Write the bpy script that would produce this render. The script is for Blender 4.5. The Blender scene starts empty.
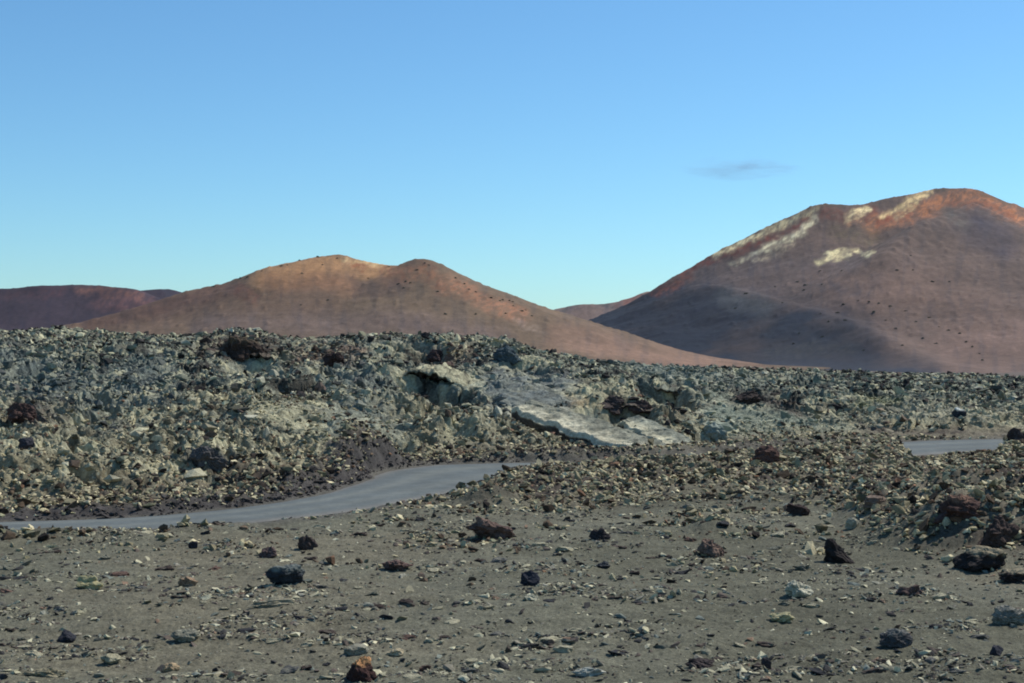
import bpy, bmesh, math
import numpy as np

rng = np.random.default_rng(7)
F = 1024 * 50 / 36.0          # focal length in picture widths of 1024
CX, CY, EYE = 512.0, 341.5, 4.2
HAZE = 0.00002
scene = bpy.context.scene
col = scene.collection

# ------------------------------------------------------------------ noise
_ang = np.random.default_rng(1).uniform(0, 2 * np.pi, 1024)
_gx, _gy = np.cos(_ang), np.sin(_ang)
_g3 = np.random.default_rng(2).normal(size=(1024, 3))
_g3 /= np.linalg.norm(_g3, axis=1)[:, None]
_r1 = np.random.default_rng(3).uniform(0, 1, 4096)
_r2 = np.random.default_rng(4).uniform(0, 1, 4096)


def hsh(ix, iy, iz=0, seed=0):
    h = (ix.astype(np.int64) * 374761393 + iy.astype(np.int64) * 668265263
         + np.int64(seed) * 974711 + (iz.astype(np.int64) * 2147483647 if not np.isscalar(iz) else iz)) & 0xFFFFFFFF
    h = ((h ^ (h >> 13)) * 1274126177) & 0xFFFFFFFF
    return h ^ (h >> 16)


def fade(t):
    return t * t * t * (t * (t * 6 - 15) + 10)


def perlin(x, y, seed=0):
    x, y = np.broadcast_arrays(np.asarray(x, float), np.asarray(y, float))
    ix, iy = np.floor(x), np.floor(y)
    fx, fy = x - ix, y - iy
    ux, uy = fade(fx), fade(fy)

    def g(dx, dy):
        h = hsh(ix + dx, iy + dy, 0, seed) & 1023
        return _gx[h] * (fx - dx) + _gy[h] * (fy - dy)
    a = g(0, 0); b = g(1, 0); c = g(0, 1); d = g(1, 1)
    return 1.5 * ((a + (b - a) * ux) * (1 - uy) + (c + (d - c) * ux) * uy)


def fbm(x, y, o=4, seed=0, gain=0.5):
    s, a = 0, 1.0
    for k in range(o):
        s = s + a * perlin(x * 2 ** k, y * 2 ** k, seed + k * 17)
        a *= gain
    return s


def ridged(x, y, o=3, seed=0):
    s, a = 0, 1.0
    for k in range(o):
        s = s + a * (1 - 2 * np.abs(perlin(x * 2 ** k, y * 2 ** k, seed + k * 13)))
        a *= 0.5
    return s / 1.75


def perlin3(p, seed=0):
    i = np.floor(p); f = p - i; u = fade(f)
    out = 0
    for dx in (0, 1):
        for dy in (0, 1):
            for dz in (0, 1):
                h = hsh(i[:, 0] + dx, i[:, 1] + dy, (i[:, 2] + dz), seed) & 1023
                g = _g3[h]
                d = g[:, 0] * (f[:, 0] - dx) + g[:, 1] * (f[:, 1] - dy) + g[:, 2] * (f[:, 2] - dz)
                w = (u[:, 0] if dx else 1 - u[:, 0]) * (u[:, 1] if dy else 1 - u[:, 1]) * (u[:, 2] if dz else 1 - u[:, 2])
                out = out + w * d
    return 1.5 * out


def worley(x, y, seed=0):
    """distance to the nearest cell point, and that cell's random height"""
    ix, iy = np.floor(x), np.floor(y)
    best = np.full(x.shape, 9.0); val = np.zeros(x.shape)
    for dx in (-1, 0, 1):
        for dy in (-1, 0, 1):
            h = hsh(ix + dx, iy + dy, 0, seed)
            qx = ix + dx + _r1[h & 4095]; qy = iy + dy + _r2[h & 4095]
            d = (qx - x) ** 2 + (qy - y) ** 2
            m = d < best
            best = np.where(m, d, best); val = np.where(m, _r1[(h >> 8) & 4095], val)
    return np.sqrt(best), val


def sstep(a, b, x):
    t = np.clip((x - a) / (b - a), 0, 1)
    return t * t * (3 - 2 * t)


_tx = np.arange(-900, 1925, 4.0)


def table(pts, blur=14):
    p = np.array(pts, float)
    y = np.interp(_tx, p[:, 0], p[:, 1])
    k = np.exp(-0.5 * (np.arange(-60, 61) * 4.0 / blur) ** 2); k /= k.sum()
    y = np.convolve(np.pad(y, 60, mode='edge'), k, mode='valid')
    return lambda q: np.interp(q, _tx, y)


def lin(c):
    c = np.asarray(c, float) / 255.0
    return np.where(c <= 0.04045, c / 12.92, ((c + 0.055) / 1.055) ** 2.4)


def proj(x, y, z):
    return CX + F * x / y, CY - F * (z - EYE) / y


def seg_dist(x, y, P):
    """distance to a polyline (and the position along it, 0..1)"""
    best = np.full(x.shape, 1e9); tt = np.zeros(x.shape); n = len(P) - 1
    for k in range(n):
        ax, ay = P[k][0], P[k][1]; bx, by = P[k + 1][0] - ax, P[k + 1][1] - ay
        t = np.clip(((x - ax) * bx + (y - ay) * by) / (bx * bx + by * by + 1e-9), 0, 1)
        d = (x - ax - t * bx) ** 2 + (y - ay - t * by) ** 2
        m = d < best
        best = np.where(m, d, best); tt = np.where(m, (k + t) / n, tt)
    return np.sqrt(best), tt


def smooth_line(P, n=8):
    P = np.array(P, float); out = []
    Q = np.vstack([2 * P[0] - P[1], P, 2 * P[-1] - P[-2]])
    for k in range(1, len(Q) - 2):
        for t in np.linspace(0, 1, n, endpoint=False):
            out.append(0.5 * (2 * Q[k] + (Q[k + 1] - Q[k - 1]) * t + (2 * Q[k - 1] - 5 * Q[k] + 4 * Q[k + 1] - Q[k + 2]) * t * t
                              + (3 * Q[k] - Q[k - 1] - 3 * Q[k + 1] + Q[k + 2]) * t ** 3))
    out.append(P[-1])
    return np.array(out)


# ------------------------------------------------------------------ mesh helpers
def mesh_from(name, v, faces, mat, color=None, smooth=False, link=True):
    """v (N,3), faces (M,k) ints; color (N,3) linear albedo"""
    me = bpy.data.meshes.new(name)
    v = np.ascontiguousarray(v, np.float32); faces = np.ascontiguousarray(faces, np.int32)
    me.vertices.add(len(v)); me.vertices.foreach_set('co', v.ravel())
    k = faces.shape[1]
    me.loops.add(faces.size); me.loops.foreach_set('vertex_index', faces.ravel())
    me.polygons.add(len(faces)); me.polygons.foreach_set('loop_start', np.arange(0, faces.size, k, dtype=np.int32))
    me.polygons.foreach_set('use_smooth', np.full(len(faces), smooth, dtype=bool))
    if color is not None:
        a = me.color_attributes.new('tint', 'FLOAT_COLOR', 'POINT')
        c = np.ones((len(v), 4), np.float32); c[:, :3] = np.clip(color, 0.004, 0.9)
        a.data.foreach_set('color', c.ravel())
    me.update(calc_edges=True)
    me.materials.append(mat)
    ob = bpy.data.objects.new(name, me)
    if link:
        col.objects.link(ob)
    return ob


def grid_faces(nr, nc):
    a = np.arange(nr * nc).reshape(nr, nc)
    return np.stack([a[:-1, :-1], a[:-1, 1:], a[1:, 1:], a[1:, :-1]], -1).reshape(-1, 4)


def submesh(v, faces, mask):
    f = faces[mask]; used = np.unique(f)
    m = np.zeros(len(v), np.int64); m[used] = np.arange(len(used))
    return used, m[f]


def icos(n):
    bm = bmesh.new(); bmesh.ops.create_icosphere(bm, subdivisions=n, radius=1)
    v = np.array([q.co[:] for q in bm.verts]); f = np.array([[q.index for q in p.verts] for p in bm.faces])
    bm.free(); return v, f


ICO = {n: icos(n) for n in (1, 2, 3, 4, 5)}

# ------------------------------------------------------------------ materials


def new_mat(name):
    m = bpy.data.materials.new(name); m.use_nodes = True
    nt = m.node_tree; b = nt.nodes['Principled BSDF']
    b.inputs['Roughness'].default_value = 0.95
    b.inputs['Specular IOR Level'].default_value = 0.15
    return m, nt, b


def N(nt, t, **kw):
    n = nt.nodes.new(t)
    for k, v in kw.items():
        if k in n.inputs:
            n.inputs[k].default_value = v
        else:
            setattr(n, k, v)
    return n


def tint_mat(name, scales, amps, bump=0.0, bump_scale=8.0, coord='Position', spot=None):
    """albedo = stored rock colour x procedural noise at several scales (+ lichen spots)"""
    m, nt, b = new_mat(name); L = nt.links.new
    at = N(nt, 'ShaderNodeAttribute', attribute_name='tint')
    if coord == 'Position':
        src = N(nt, 'ShaderNodeNewGeometry').outputs['Position']
    else:
        src = N(nt, 'ShaderNodeTexCoord').outputs['Object']
    cur = at.outputs['Color']
    for s, a in zip(scales, amps):
        n = N(nt, 'ShaderNodeTexNoise', Scale=s, Detail=6.0, Roughness=0.65)
        L(src, n.inputs['Vector'])
        mr = N(nt, 'ShaderNodeMapRange')
        mr.inputs['From Min'].default_value = 0.3; mr.inputs['From Max'].default_value = 0.7
        mr.inputs['To Min'].default_value = 1 - a; mr.inputs['To Max'].default_value = 1 + a
        L(n.outputs['Fac'], mr.inputs['Value'])
        mx = N(nt, 'ShaderNodeVectorMath', operation='SCALE')
        L(cur, mx.inputs[0]); L(mr.outputs['Result'], mx.inputs['Scale']); cur = mx.outputs['Vector']
    if spot:
        sc, lo, hi, rgb, f = spot
        n = N(nt, 'ShaderNodeTexNoise', Scale=sc, Detail=5.0, Roughness=0.7)
        L(src, n.inputs['Vector'])
        mr = N(nt, 'ShaderNodeMapRange')
        mr.inputs['From Min'].default_value = lo; mr.inputs['From Max'].default_value = hi
        mr.inputs['To Max'].default_value = f
        L(n.outputs['Fac'], mr.inputs['Value'])
        mx = N(nt, 'ShaderNodeMix', data_type='RGBA')
        L(mr.outputs['Result'], mx.inputs['Factor']); L(cur, mx.inputs[6]); mx.inputs[7].default_value = (*rgb, 1)
        cur = mx.outputs[2]
    L(cur, b.inputs['Base Color'])
    if bump:
        n = N(nt, 'ShaderNodeTexNoise', Scale=bump_scale, Detail=8.0, Roughness=0.7)
        L(src, n.inputs['Vector'])
        bp = N(nt, 'ShaderNodeBump', Strength=bump, Distance=0.6 / bump_scale)
        L(n.outputs['Fac'], bp.inputs['Height']); L(bp.outputs['Normal'], b.inputs['Normal'])
    return m


M_ground = tint_mat('cinder_gravel', (0.35, 3.0, 14.0, 45.0), (0.16, 0.2, 0.4, 0.45), 0.9, 26.0)
M_lava = tint_mat('lichen_covered_lava', (0.5, 2.5, 9.0), (0.15, 0.38, 0.42), 1.0, 6.0,
                  spot=(5.0, 0.56, 0.66, tuple(lin((168, 172, 152))), 0.55))
M_stone = tint_mat('loose_lava_stone', (6.0, 26.0), (0.25, 0.3), 0.6, 22.0)
M_boulder = tint_mat('weathered_boulder', (5.0, 18.0), (0.25, 0.3), 0.8, 14.0, coord='Object')
M_slab = tint_mat('pale_crusted_slab', (0.6, 2.2, 8.0), (0.22, 0.36, 0.36), 1.0, 5.0)
M_hill = tint_mat('oxidised_cinder', (0.012, 0.06, 0.3, 1.2), (0.1, 0.1, 0.14, 0.2), 0.25, 0.6)
M_road = tint_mat('dusty_asphalt', (0.35, 1.7, 9.0, 50.0), (0.12, 0.14, 0.12, 0.2), 0.25, 60.0)
M_leaf = tint_mat('dusty_shrub_leaf', (0.6,), (0.3,))

# ------------------------------------------------------------------ the near terrain
crest_py = table([(-300, 322), (0, 327), (60, 326), (100, 329), (150, 332), (200, 333), (250, 332), (300, 334), (340, 332), (400, 333),
                  (430, 334), (450, 336), (480, 339), (510, 341), (540, 347), (570, 353), (600, 358), (640, 363), (700, 367), (750, 369),
                  (800, 371), (850, 372), (900, 374), (960, 374), (1024, 377), (1400, 380)], 9)
crest_Y = table([(-300, 130), (0, 128), (200, 122), (430, 105), (600, 110), (750, 135), (900, 160), (1400, 165)], 40)
foot_Y = table([(-400, 33), (-200, 34.5), (0, 36.0), (100, 36.8), (200, 38.2), (300, 41.0), (350, 44.5), (385, 50.5), (450, 52), (520, 52.5),
                (600, 54), (700, 56), (800, 59.5), (900, 63), (1024, 64.5), (1400, 66)], 12)
gravel_Y = table([(-400, 28), (0, 29.2), (120, 30.0), (250, 32.5), (330, 35.0), (450, 35.5), (560, 35.0), (640, 36.2), (720, 37.6), (790, 37.5), (840, 33.5),
                  (880, 29.5), (940, 27.2), (1024, 26.0), (1400, 25)], 12)
bank_h = table([(-400, 0.16), (0, 0.26), (150, 0.23), (250, 0.18), (330, 0.22), (450, 0.3), (520, 0.5), (600, 0.55), (700, 0.55), (840, 0.65), (950, 0.7),
                (1024, 0.75), (1400, 0.8)], 20)

fade_a = table([(-400, -5), (600, -5), (760, -6), (880, -6), (915, -24), (1000, -24), (1012, -10), (1400, -10)], 6)
fade_b = table([(-400, 1), (600, 1), (760, 1), (880, 0), (915, -14), (1000, -14), (1012, -1), (1400, -1)], 6)

ROAD = smooth_line([(-40, 28.0), (-24, 30.2), (-11.5, 32.0), (-7.7, 33.5), (-5.3, 36.0), (-3.7, 39.2), (-2.6, 42.4), (-1.5, 45.0), (0.6, 46.6),
                    (3.0, 47.6), (7.0, 50.0), (12.8, 54.0), (17.4, 57.2), (22.0, 58.8), (33, 60.0), (60, 61)], 8)
ROAD_HW = np.interp(np.linspace(0, 1, len(ROAD)), [0, .12, .2, .33, .42, .5, .56, .65, .75, .82, 1], [1.25, 1.25, 1.25, 1.5, 2.1, 3.5, 2.7, 2.0, 2.3, 2.8, 2.3])


def road_gap(x, y):
    """distance outside the road edge (negative on the road)"""
    out = np.full(x.shape, 50.0)
    m = (y > 22) & (y < 74)
    if m.any():
        d, t = seg_dist(x[m], y[m], ROAD)
        out[m] = d - np.interp(t, np.linspace(0, 1, len(ROAD)), ROAD_HW)
    return out


# painted by where they show: ((polyline px,py), radius px, softness px, value)
def paint(px, py, strokes, warp=6.0, seed=50, scale=26.0):
    wx = px + warp * fbm(px / scale, py / scale * 1.6, 3, seed)
    wy = py + 0.7 * warp * fbm(px / scale, py / scale * 1.6, 3, seed + 7) + 1.5 * fbm(px / 5, py / 4, 3, seed + 9)
    out = []
    for P, r, s in strokes:
        P = np.array(P, float)
        lo, hi = P.min(0) - r - s - 2 * warp, P.max(0) + r + s + 2 * warp
        m = (px > lo[0]) & (px < hi[0]) & (py > lo[1]) & (py < hi[1])
        w = np.zeros(px.shape)
        if m.any():
            if len(P) == 1:
                d = np.hypot(wx[m] - P[0, 0], wy[m] - P[0, 1])
            else:
                d, _ = seg_dist(wx[m], wy[m], P)
            w[m] = 1 - sstep(r - s, r + s, d)
        out.append(w)
    return out


# mounds, domes and hollows of the lava field: px, depth, radius across, radius in depth, height
MOUNDS = [(430, 88, 7, 9, 0.9), (350, 68, 3.2, 3.4, 0.8), (390, 62, 2.5, 2.6, 0.6), (580, 76, 7, 9, 0.9), (640, 66, 6, 6, 0.5), (240, 112, 3.0, 4, 0.9),
          (285, 66, 3.5, 3.5, 0.5), (25, 74, 2.4, 3, 0.8), (205, 45.5, 1.5, 1.6, 0.55), (505, 92, 3.2, 3, 1.0), (330, 95, 5, 5, 0.6), (120, 88, 6, 5, 0.6),
          (700, 92, 6, 6, 0.7), (770, 84, 5, 6, 0.5), (180, 44, 2.0, 1.2, 0.45), (345, 45.8, 1.6, 2.2, 0.5), (368, 48.5, 1.4, 2.0, 0.45), (260, 40.4, 1.6, 1.0, 0.4), (470, 56, 2.5, 2.6, 0.5), (30, 52, 3, 3, 0.4),
          (850, 100, 8, 9, 0.5), (960, 120, 9, 10, 0.5), (985, 29.5, 1.8, 1.4, 0.65), (1008, 33.0, 1.5, 1.2, 0.45), (930, 33.0, 1.8, 1.4, 0.25), (488, 36.6, 0.8, 0.9, 0.4), (712, 31.5, 0.5, 0.6, 0.22)]
HOLES = []      # filled below: hollows and small caves of the lava
HOLES_SEEN = [(416, 386, 1.1, 1.8, 0.6), (440, 398, 1.5, 1.9, 0.7), (428, 392, 1.0, 1.5, 0.6), (668, 396, 1.3, 2.2, 1.5), (655, 388, 1.0, 1.6, 1.2), (598, 414, 0.9, 1.2, 0.9), (630, 412, 1.2, 1.3, 0.9), (338, 362, 1.5, 2.2, 1.0),
              (252, 360, 1.6, 2.2, 1.0), (560, 432, 0.8, 1.0, 0.7), (425, 356, 1.4, 2.2, 0.8), (670, 408, 1.3, 1.8, 0.6), (880, 404, 2.6, 2.4, 0.6), (770, 398, 1.6, 2.0, 0.8), (715, 440, 1.0, 1.2, 0.7), (300, 392, 1.2, 1.4, 0.7), (115, 400, 1.3, 1.5, 0.8), (70, 430, 0.9, 1.0, 0.6),
              (180, 392, 1.1, 1.3, 0.7), (395, 445, 0.8, 0.9, 0.6), (455, 425, 0.7, 0.9, 0.5), (530, 372, 1.2, 1.6, 0.7), (820, 392, 1.5, 2.0, 0.7), (40, 372, 1.6, 2.0, 0.8)]
SMOOTH = [([(505, 392), (560, 398)], 24, 12), ([(530, 412), (610, 436), (690, 462)], 18, 10), ([(620, 420), (690, 452)], 14, 8), ([(345, 425), (385, 440)], 28, 14), ([(270, 412), (320, 425)], 18, 9),
          ([(720, 420), (790, 436), (850, 450)], 22, 14), ([(450, 445), (520, 455)], 14, 8), ([(430, 378), (480, 384)], 9, 6)]


def T_base(x, y):
    px = CX + F * x / np.maximum(y, 4.0)
    yf, yc, yb = foot_Y(px), crest_Y(px), gravel_Y(px)
    zc = EYE - (crest_py(px) + np.interp(px, [0, 560, 720], [5.5, 6.0, 2.5]) - CY) / F * yc
    s = np.clip((y - yf) / (yc - yf), 0, 1)
    lava = 0.08 + (zc - 0.08) * s ** 0.88
    lava = np.where(y < yf, 0.08 * sstep(-3, 0, y - yf), lava)
    drop = sstep(0, 1, (y - yc) / 75.0)
    lava = np.where(y > yc, zc + (-13.5 - zc) * drop, lava)
    near = bank_h(px) * sstep(-2.0, np.where(px < 300, 1.5, 6.5), y - yb) * (1 - sstep(0, 1, (y - yf - fade_a(px)) / (fade_b(px) - fade_a(px))))
    z = near + lava + 0.10 * fbm(x / 5.0, y / 5.0, 3, 5) * (1 - sstep(yf, yf + 4, y))
    dist = np.sqrt((y - yc) ** 2)
    fadec = np.where(y > yf, 0.35 + 0.65 * sstep(0, 22, dist), 0)
    for mx, my, rx, ry, h in MOUNDS:
        X = (mx - CX) / F * my
        q = ((x - X) / rx) ** 2 + ((y - my) / ry) ** 2
        z = z + h * np.exp(-1.2 * q ** 1.3)
    return z, px, yf, yc, yb, s, fadec


def T(x, y, fine=True, full=False):
    x = np.asarray(x, float); y = np.asarray(y, float)
    z, px, yf, yc, yb, s, fadec = T_base(x, y)
    gap = road_gap(x, y)
    edge = gap + 0.22 * fbm(x / 1.2, y / 1.2, 3, 91)
    L = sstep(-0.4, 2.5, y - yf) * sstep(0.6, 3.0, edge)       # lava field
    patch = fbm(x / 2.6, y / 2.0, 3, 33)
    R = sstep(-1.2, 3.2, y - yb + 1.6 * patch) * sstep(0.1, 1.3, edge)   # loose rubble
    z = z + L * fadec * (0.55 * fbm(x / 11, y / 9, 3, 60) + 0.22)
    for mx, my, rx, ry, h in HOLES:
        X = (mx - CX) / F * my
        q = ((x - X) / rx) ** 2 + ((y - my) / ry) ** 2
        z = z - 1.25 * h * np.exp(-1.2 * q ** 2.2)
    pyv = CY - F * (z - EYE) / y
    P = np.zeros(x.shape)
    for w in paint(px, pyv, SMOOTH):
        P = np.maximum(P, w)
    rough = L * (1 - 0.68 * P)
    wx = x + 0.5 * perlin(x / 1.3, y / 1.3, 70); wy = y + 0.5 * perlin(x / 1.3, y / 1.3, 71)
    z = z + rough * (0.30 * (ridged(wx / 4.6, wy / 3.6, 3, 62) - 0.3) * (0.4 + 0.6 * fadec))
    if fine:
        crv = np.abs(perlin(wx / 2.3, wy / 1.8, 75) + 0.25 * perlin(wx / 0.8, wy / 0.7, 76))
        z = z - rough * 0.5 * sstep(0.11, 0.02, crv) * sstep(-0.2, 0.3, perlin(x / 6, y / 5, 77))
        d1, v1 = worley(wx / 1.1, wy / 1.0, 64)
        d2, v2 = worley(wx / 0.45, wy / 0.42, 65)
        m = rough * (0.35 + 0.65 * np.clip(fadec + 0.2, 0, 1))
        z = z + m * (0.26 * (0.5 - d1) * (0.2 + v1) + 0.17 * (0.45 - d2) * (0.4 + v2))
        z = z + (m + 0.9 * R * (1 - L)) * (0.16 * (0.4 - d2) + 0.07 * perlin(x / 0.22, y / 0.2, 66) + 0.035 * perlin(x / 0.09, y / 0.09, 67))
        z = z + L * P * (0.09 * perlin(wx / 1.1, wy / 0.9, 81) + 0.05 * perlin(x / 0.35, y / 0.35, 82) + 0.06 * np.sin(14 * fbm(x / 5, y / 5, 2, 83)))
        z = z - rough * 0.45 * sstep(0.40, 0.7, d1) * sstep(-0.3, 0.4, perlin(x / 3.1, y / 2.7, 72))
        z = z + (1 - L) * (0.045 * ridged(x / 0.9, y / 0.55, 3, 73) * sstep(-0.1, 0.5, fbm(x / 2.4, y / 1.6, 4, 120)) + 0.03 * perlin(x / 1.7, y / 0.9, 74))
        z = z + 0.018 * fbm(x / 0.5, y / 0.5, 3, 68) + 0.012 * perlin(x / 0.07, y / 0.07, 69)
    far = sstep(-0.5, 1.5, y - np.interp(x, ROAD[:, 0], ROAD[:, 1])) * sstep(405, 385, px)
    vb = far * sstep(0.05, 1.1, edge) * (1 - sstep(1.6, 3.6, edge)) * (0.75 + 0.5 * fbm(x / 1.8, y / 1.8, 2, 93)) * np.interp(px, [0, 150, 280, 345, 400], [.06, .09, .16, .40, .5])
    z = z + vb * (1 + (0.25 * perlin(x / 0.3, y / 0.3, 94) + 0.15 * perlin(x / 0.12, y / 0.12, 95) if fine else 0))
    L = L * (1 - 0.9 * np.clip(vb / 0.3, 0, 1) * sstep(2.6, 1.6, edge))
    flat = sstep(0.0, 1.0, edge)
    # the road shelf sits at height 0.0, its verge climbs out of it
    z = z * flat + (1 - flat) * (-0.03 + 0.03 * np.clip(edge, 0, 2))
    if full:
        return z, px, L, R, P, gap, edge, s
    return z


def hit(px, py, lo=11.5, hi=230):
    """where the line of sight through a place in the photo meets the terrain"""
    Y = np.exp(np.linspace(math.log(lo), math.log(hi), 2400))
    x = (px - CX) / F * Y
    z = T(x, Y, fine=False)
    ray = EYE - (py - CY) / F * Y
    k = np.argmax(z >= ray) if (z >= ray).any() else len(Y) - 1
    return x[k], Y[k], z[k]


_h = [(px, hit(px, py, 34)[1], rx, ry, h) for px, py, rx, ry, h in HOLES_SEEN]
HOLES.extend(_h)

us = np.concatenate([np.linspace(-0.85, -0.41, 90, endpoint=False), np.linspace(-0.41, 0.41, 1120, endpoint=False), np.linspace(0.41, 0.85, 91)])
Ys = np.exp(np.concatenate([np.arange(math.log(9.0), math.log(33.0), 0.0031), np.arange(math.log(33.0), math.log(125.0), 0.0019), np.arange(math.log(125.0), math.log(255.0), 0.0031)]))
U, YY = np.meshgrid(us, Ys)
gx, gy = (U * YY).ravel(), YY.ravel()
gz, gpx, gL, gR, gP, gGap, gEdge, gS = T(gx, gy, True, True)
gpy = CY - F * (gz - EYE) / gy
faces = grid_faces(len(Ys), len(us))

# --- colours of the ground and the lava
n_big = fbm(gx / 9, gy / 7, 4, 101)
n_mid = fbm(gx / 2.2, gy / 1.8, 4, 103)
n_fin = perlin(gx / 0.3, gy / 0.28, 104)


def mixc(a, b, t):
    return a + (b - a) * np.clip(t, 0, 1)[:, None]


gravel = np.tile(lin((97, 95, 80)), (len(gx), 1))
gravel = mixc(gravel, lin((88, 86, 71)), sstep(-0.2, 0.6, n_big))
gravel = mixc(gravel, lin((103, 97, 80)), sstep(0.0, 0.7, -n_big) * 0.7)
verge = sstep(1.7, 0.2, gEdge) * (gy > 30)
gravel = mixc(gravel, lin((80, 76, 72)), verge * 0.7)
rubble_c = mixc(np.tile(lin((104, 97, 82)), (len(gx), 1)), lin((70, 62, 55)), sstep(-0.1, 0.5, n_mid))
lava_c = np.tile(lin((130, 129, 112)), (len(gx), 1))
lava_c = mixc(lava_c, lin((94, 97, 86)), sstep(0.0, 0.55, n_big))
lava_c = mixc(lava_c, lin((146, 138, 110)), sstep(0.15, 0.6, -n_big) * 0.7)
lava_c = mixc(lava_c, lin((46, 42, 39)), sstep(0.05, 0.45, n_mid) * 0.85)
lava_c = mixc(lava_c, lin((154, 144, 114)), sstep(0.35, 0.0, gS) * 0.6)
lava_c = mixc(lava_c, lin((180, 172, 138)), sstep(0.2, 0.5, -n_mid) * 0.75)
LAVA_PATCH = [
    ([(20, 412), (60, 408)], 13, 8, (74, 58, 54), .9), ([(205, 350), (250, 346), (275, 350)], 10, 6, (70, 56, 50), .9),
    ([(300, 356), (345, 352)], 9, 7, (112, 88, 72), .7), ([(430, 358), (470, 352)], 9, 6, (96, 76, 66), .8),
    ([(360, 352), (352, 360)], 6, 5, (140, 112, 90), .8), ([(265, 410), (325, 428)], 13, 7, (158, 152, 122), .8),
    ([(345, 425), (390, 440)], 24, 10, (128, 132, 118), .7), ([(500, 392), (560, 396)], 20, 8, (122, 126, 120), .8),
    ([(520, 413), (570, 422), (620, 440), (668, 458)], 9, 5, (182, 176, 156), .9), ([(632, 428), (690, 455)], 7, 5, (178, 172, 150), .85),
    ([(575, 402), (600, 404)], 5, 4, (168, 144, 104), .7), ([(580, 425), (640, 442)], 8, 5, (134, 134, 116), .8),
    ([(430, 376), (480, 384)], 6, 4, (176, 172, 144), .9), ([(450, 440), (520, 452)], 10, 6, (146, 142, 116), .7),
    ([(720, 415), (800, 436), (860, 452)], 20, 12, (128, 136, 120), .8), ([(880, 410), (960, 414), (985, 418)], 6, 4, (160, 156, 134), .6),
    ([(735, 394), (770, 400), (800, 410)], 8, 6, (68, 58, 54), .85), ([(905, 440), (860, 432)], 8, 6, (82, 70, 66), .7),
    ([(860, 402), (900, 400)], 5, 4, (128, 130, 88), .5), ([(560, 350), (700, 372)], 7, 5, (112, 122, 112), .6),
    ([(640, 368), (700, 378), (760, 382)], 6, 5, (134, 138, 124), .6), ([(195, 458), (225, 460)], 12, 6, (72, 68, 66), .7),
    ([(0, 370), (110, 400), (150, 380)], 26, 16, (96, 104, 100), .7), ([(380, 395), (350, 375)], 22, 14, (94, 102, 98), .6),
    ([(290, 505), (330, 492), (385, 470)], 9, 6, (78, 70, 68), .85), ([(150, 503), (230, 505), (100, 512)], 6, 4, (72, 66, 68), .85), ([(500, 466), (560, 470)], 5, 4, (76, 70, 66), .7),
]
for w, (P, r, s, c, k) in zip(paint(gpx, gpy, [(p[0], p[1], p[2]) for p in LAVA_PATCH], 8, 55, 22), LAVA_PATCH):
    lava_c = mixc(lava_c, lin(c), w * k * (0.75 + 0.35 * n_mid))
gcol = mixc(gravel, rubble_c, gR)
vergebank = sstep(430, 390, gpx) * (gy > np.interp(gx, ROAD[:, 0], ROAD[:, 1])) * sstep(0.1, 0.35, gEdge) * sstep(1.6, 0.8, gEdge + 0.9 * n_mid)
gcol = mixc(gcol, lava_c, np.maximum(gL, sstep(0, 4, gy - foot_Y(gpx)) * sstep(.6, 2.0, gEdge)))
gcol = mixc(gcol, lin((67, 63, 61)), 0.9 * vergebank)
gcol *= (1 + 0.18 * n_fin)[:, None]

V = np.stack([gx, gy, gz], 1)
fy = gy[faces[:, 0]]; is_lava = gL[faces].mean(1) > 0.5
used, ff = submesh(V, faces, ~is_lava)
ground = mesh_from('ground', V[used], ff, M_ground, gcol[used], smooth=True)
used, ff = submesh(V, faces, is_lava)
lava = mesh_from('lava_field_terrain', V[used], ff, M_lava, gcol[used], smooth=False)
for o in (ground, lava):
    o['kind'] = 'structure'

# the wide plain all round, below and beyond the near ground
rr = np.concatenate([[0.0], np.exp(np.linspace(math.log(4), math.log(5000), 70))]); th = np.linspace(0, 2 * np.pi, 161)
RR, TH = np.meshgrid(rr, th, indexing='ij')
px_, py_ = (RR * np.sin(TH)).ravel(), (RR * np.cos(TH)).ravel(); r_ = RR.ravel()
pz_ = -0.45 + (-11.8 + 0.45) * np.where(py_ > 0, sstep(110, 215, r_), sstep(300, 900, r_)) + 0.5 * fbm(px_ / 60, py_ / 60, 3, 9) * sstep(230, 500, r_)
pz_ -= 4.0 * sstep(26, 40, r_) * (1 - sstep(160, 235, r_)) * (np.abs(px_) < py_ * 0.86)
pc = np.tile(lin((96, 84, 76)), (len(px_), 1))
plain = mesh_from('plain_terrain', np.stack([px_, py_, pz_], 1), grid_faces(len(rr), len(th)), M_hill, pc, smooth=True)
plain['kind'] = 'structure'

# ------------------------------------------------------------------ road
nw = 15
rp = ROAD; tg = np.gradient(rp, axis=0); tg /= np.linalg.norm(tg, axis=1)[:, None]
nrm = np.stack([-tg[:, 1], tg[:, 0]], 1)
dense = np.linspace(0, len(rp) - 1, 700); i0 = np.minimum(dense.astype(int), len(rp) - 2); fr = (dense - i0)[:, None]
rp = rp[i0] * (1 - fr) + rp[i0 + 1] * fr; nrm = nrm[i0] * (1 - fr) + nrm[i0 + 1] * fr
hw = np.interp(dense, np.arange(len(ROAD_HW)), ROAD_HW)
w = np.linspace(-1, 1, nw)
wob = 0.10 * fbm(dense / 6, dense * 0 + 3, 3, 12); wob2 = 0.10 * fbm(dense / 6, dense * 0 + 9, 3, 14)
off = hw[:, None] * w[None, :] + np.where(w < 0, w[None, :] ** 2 * wob[:, None], w[None, :] ** 2 * wob2[:, None])
rv = rp[:, None, :] + nrm[:, None, :] * off[:, :, None]
rz = 0.012 + (0.03 * (1 - w ** 2) - 0.045 * np.abs(w) ** 8)[None, :] + 0 * off
rc = np.tile(lin((90, 95, 94)), (rz.size, 1))
ww = np.tile(w, len(rp)); al = np.repeat(dense, nw)
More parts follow.
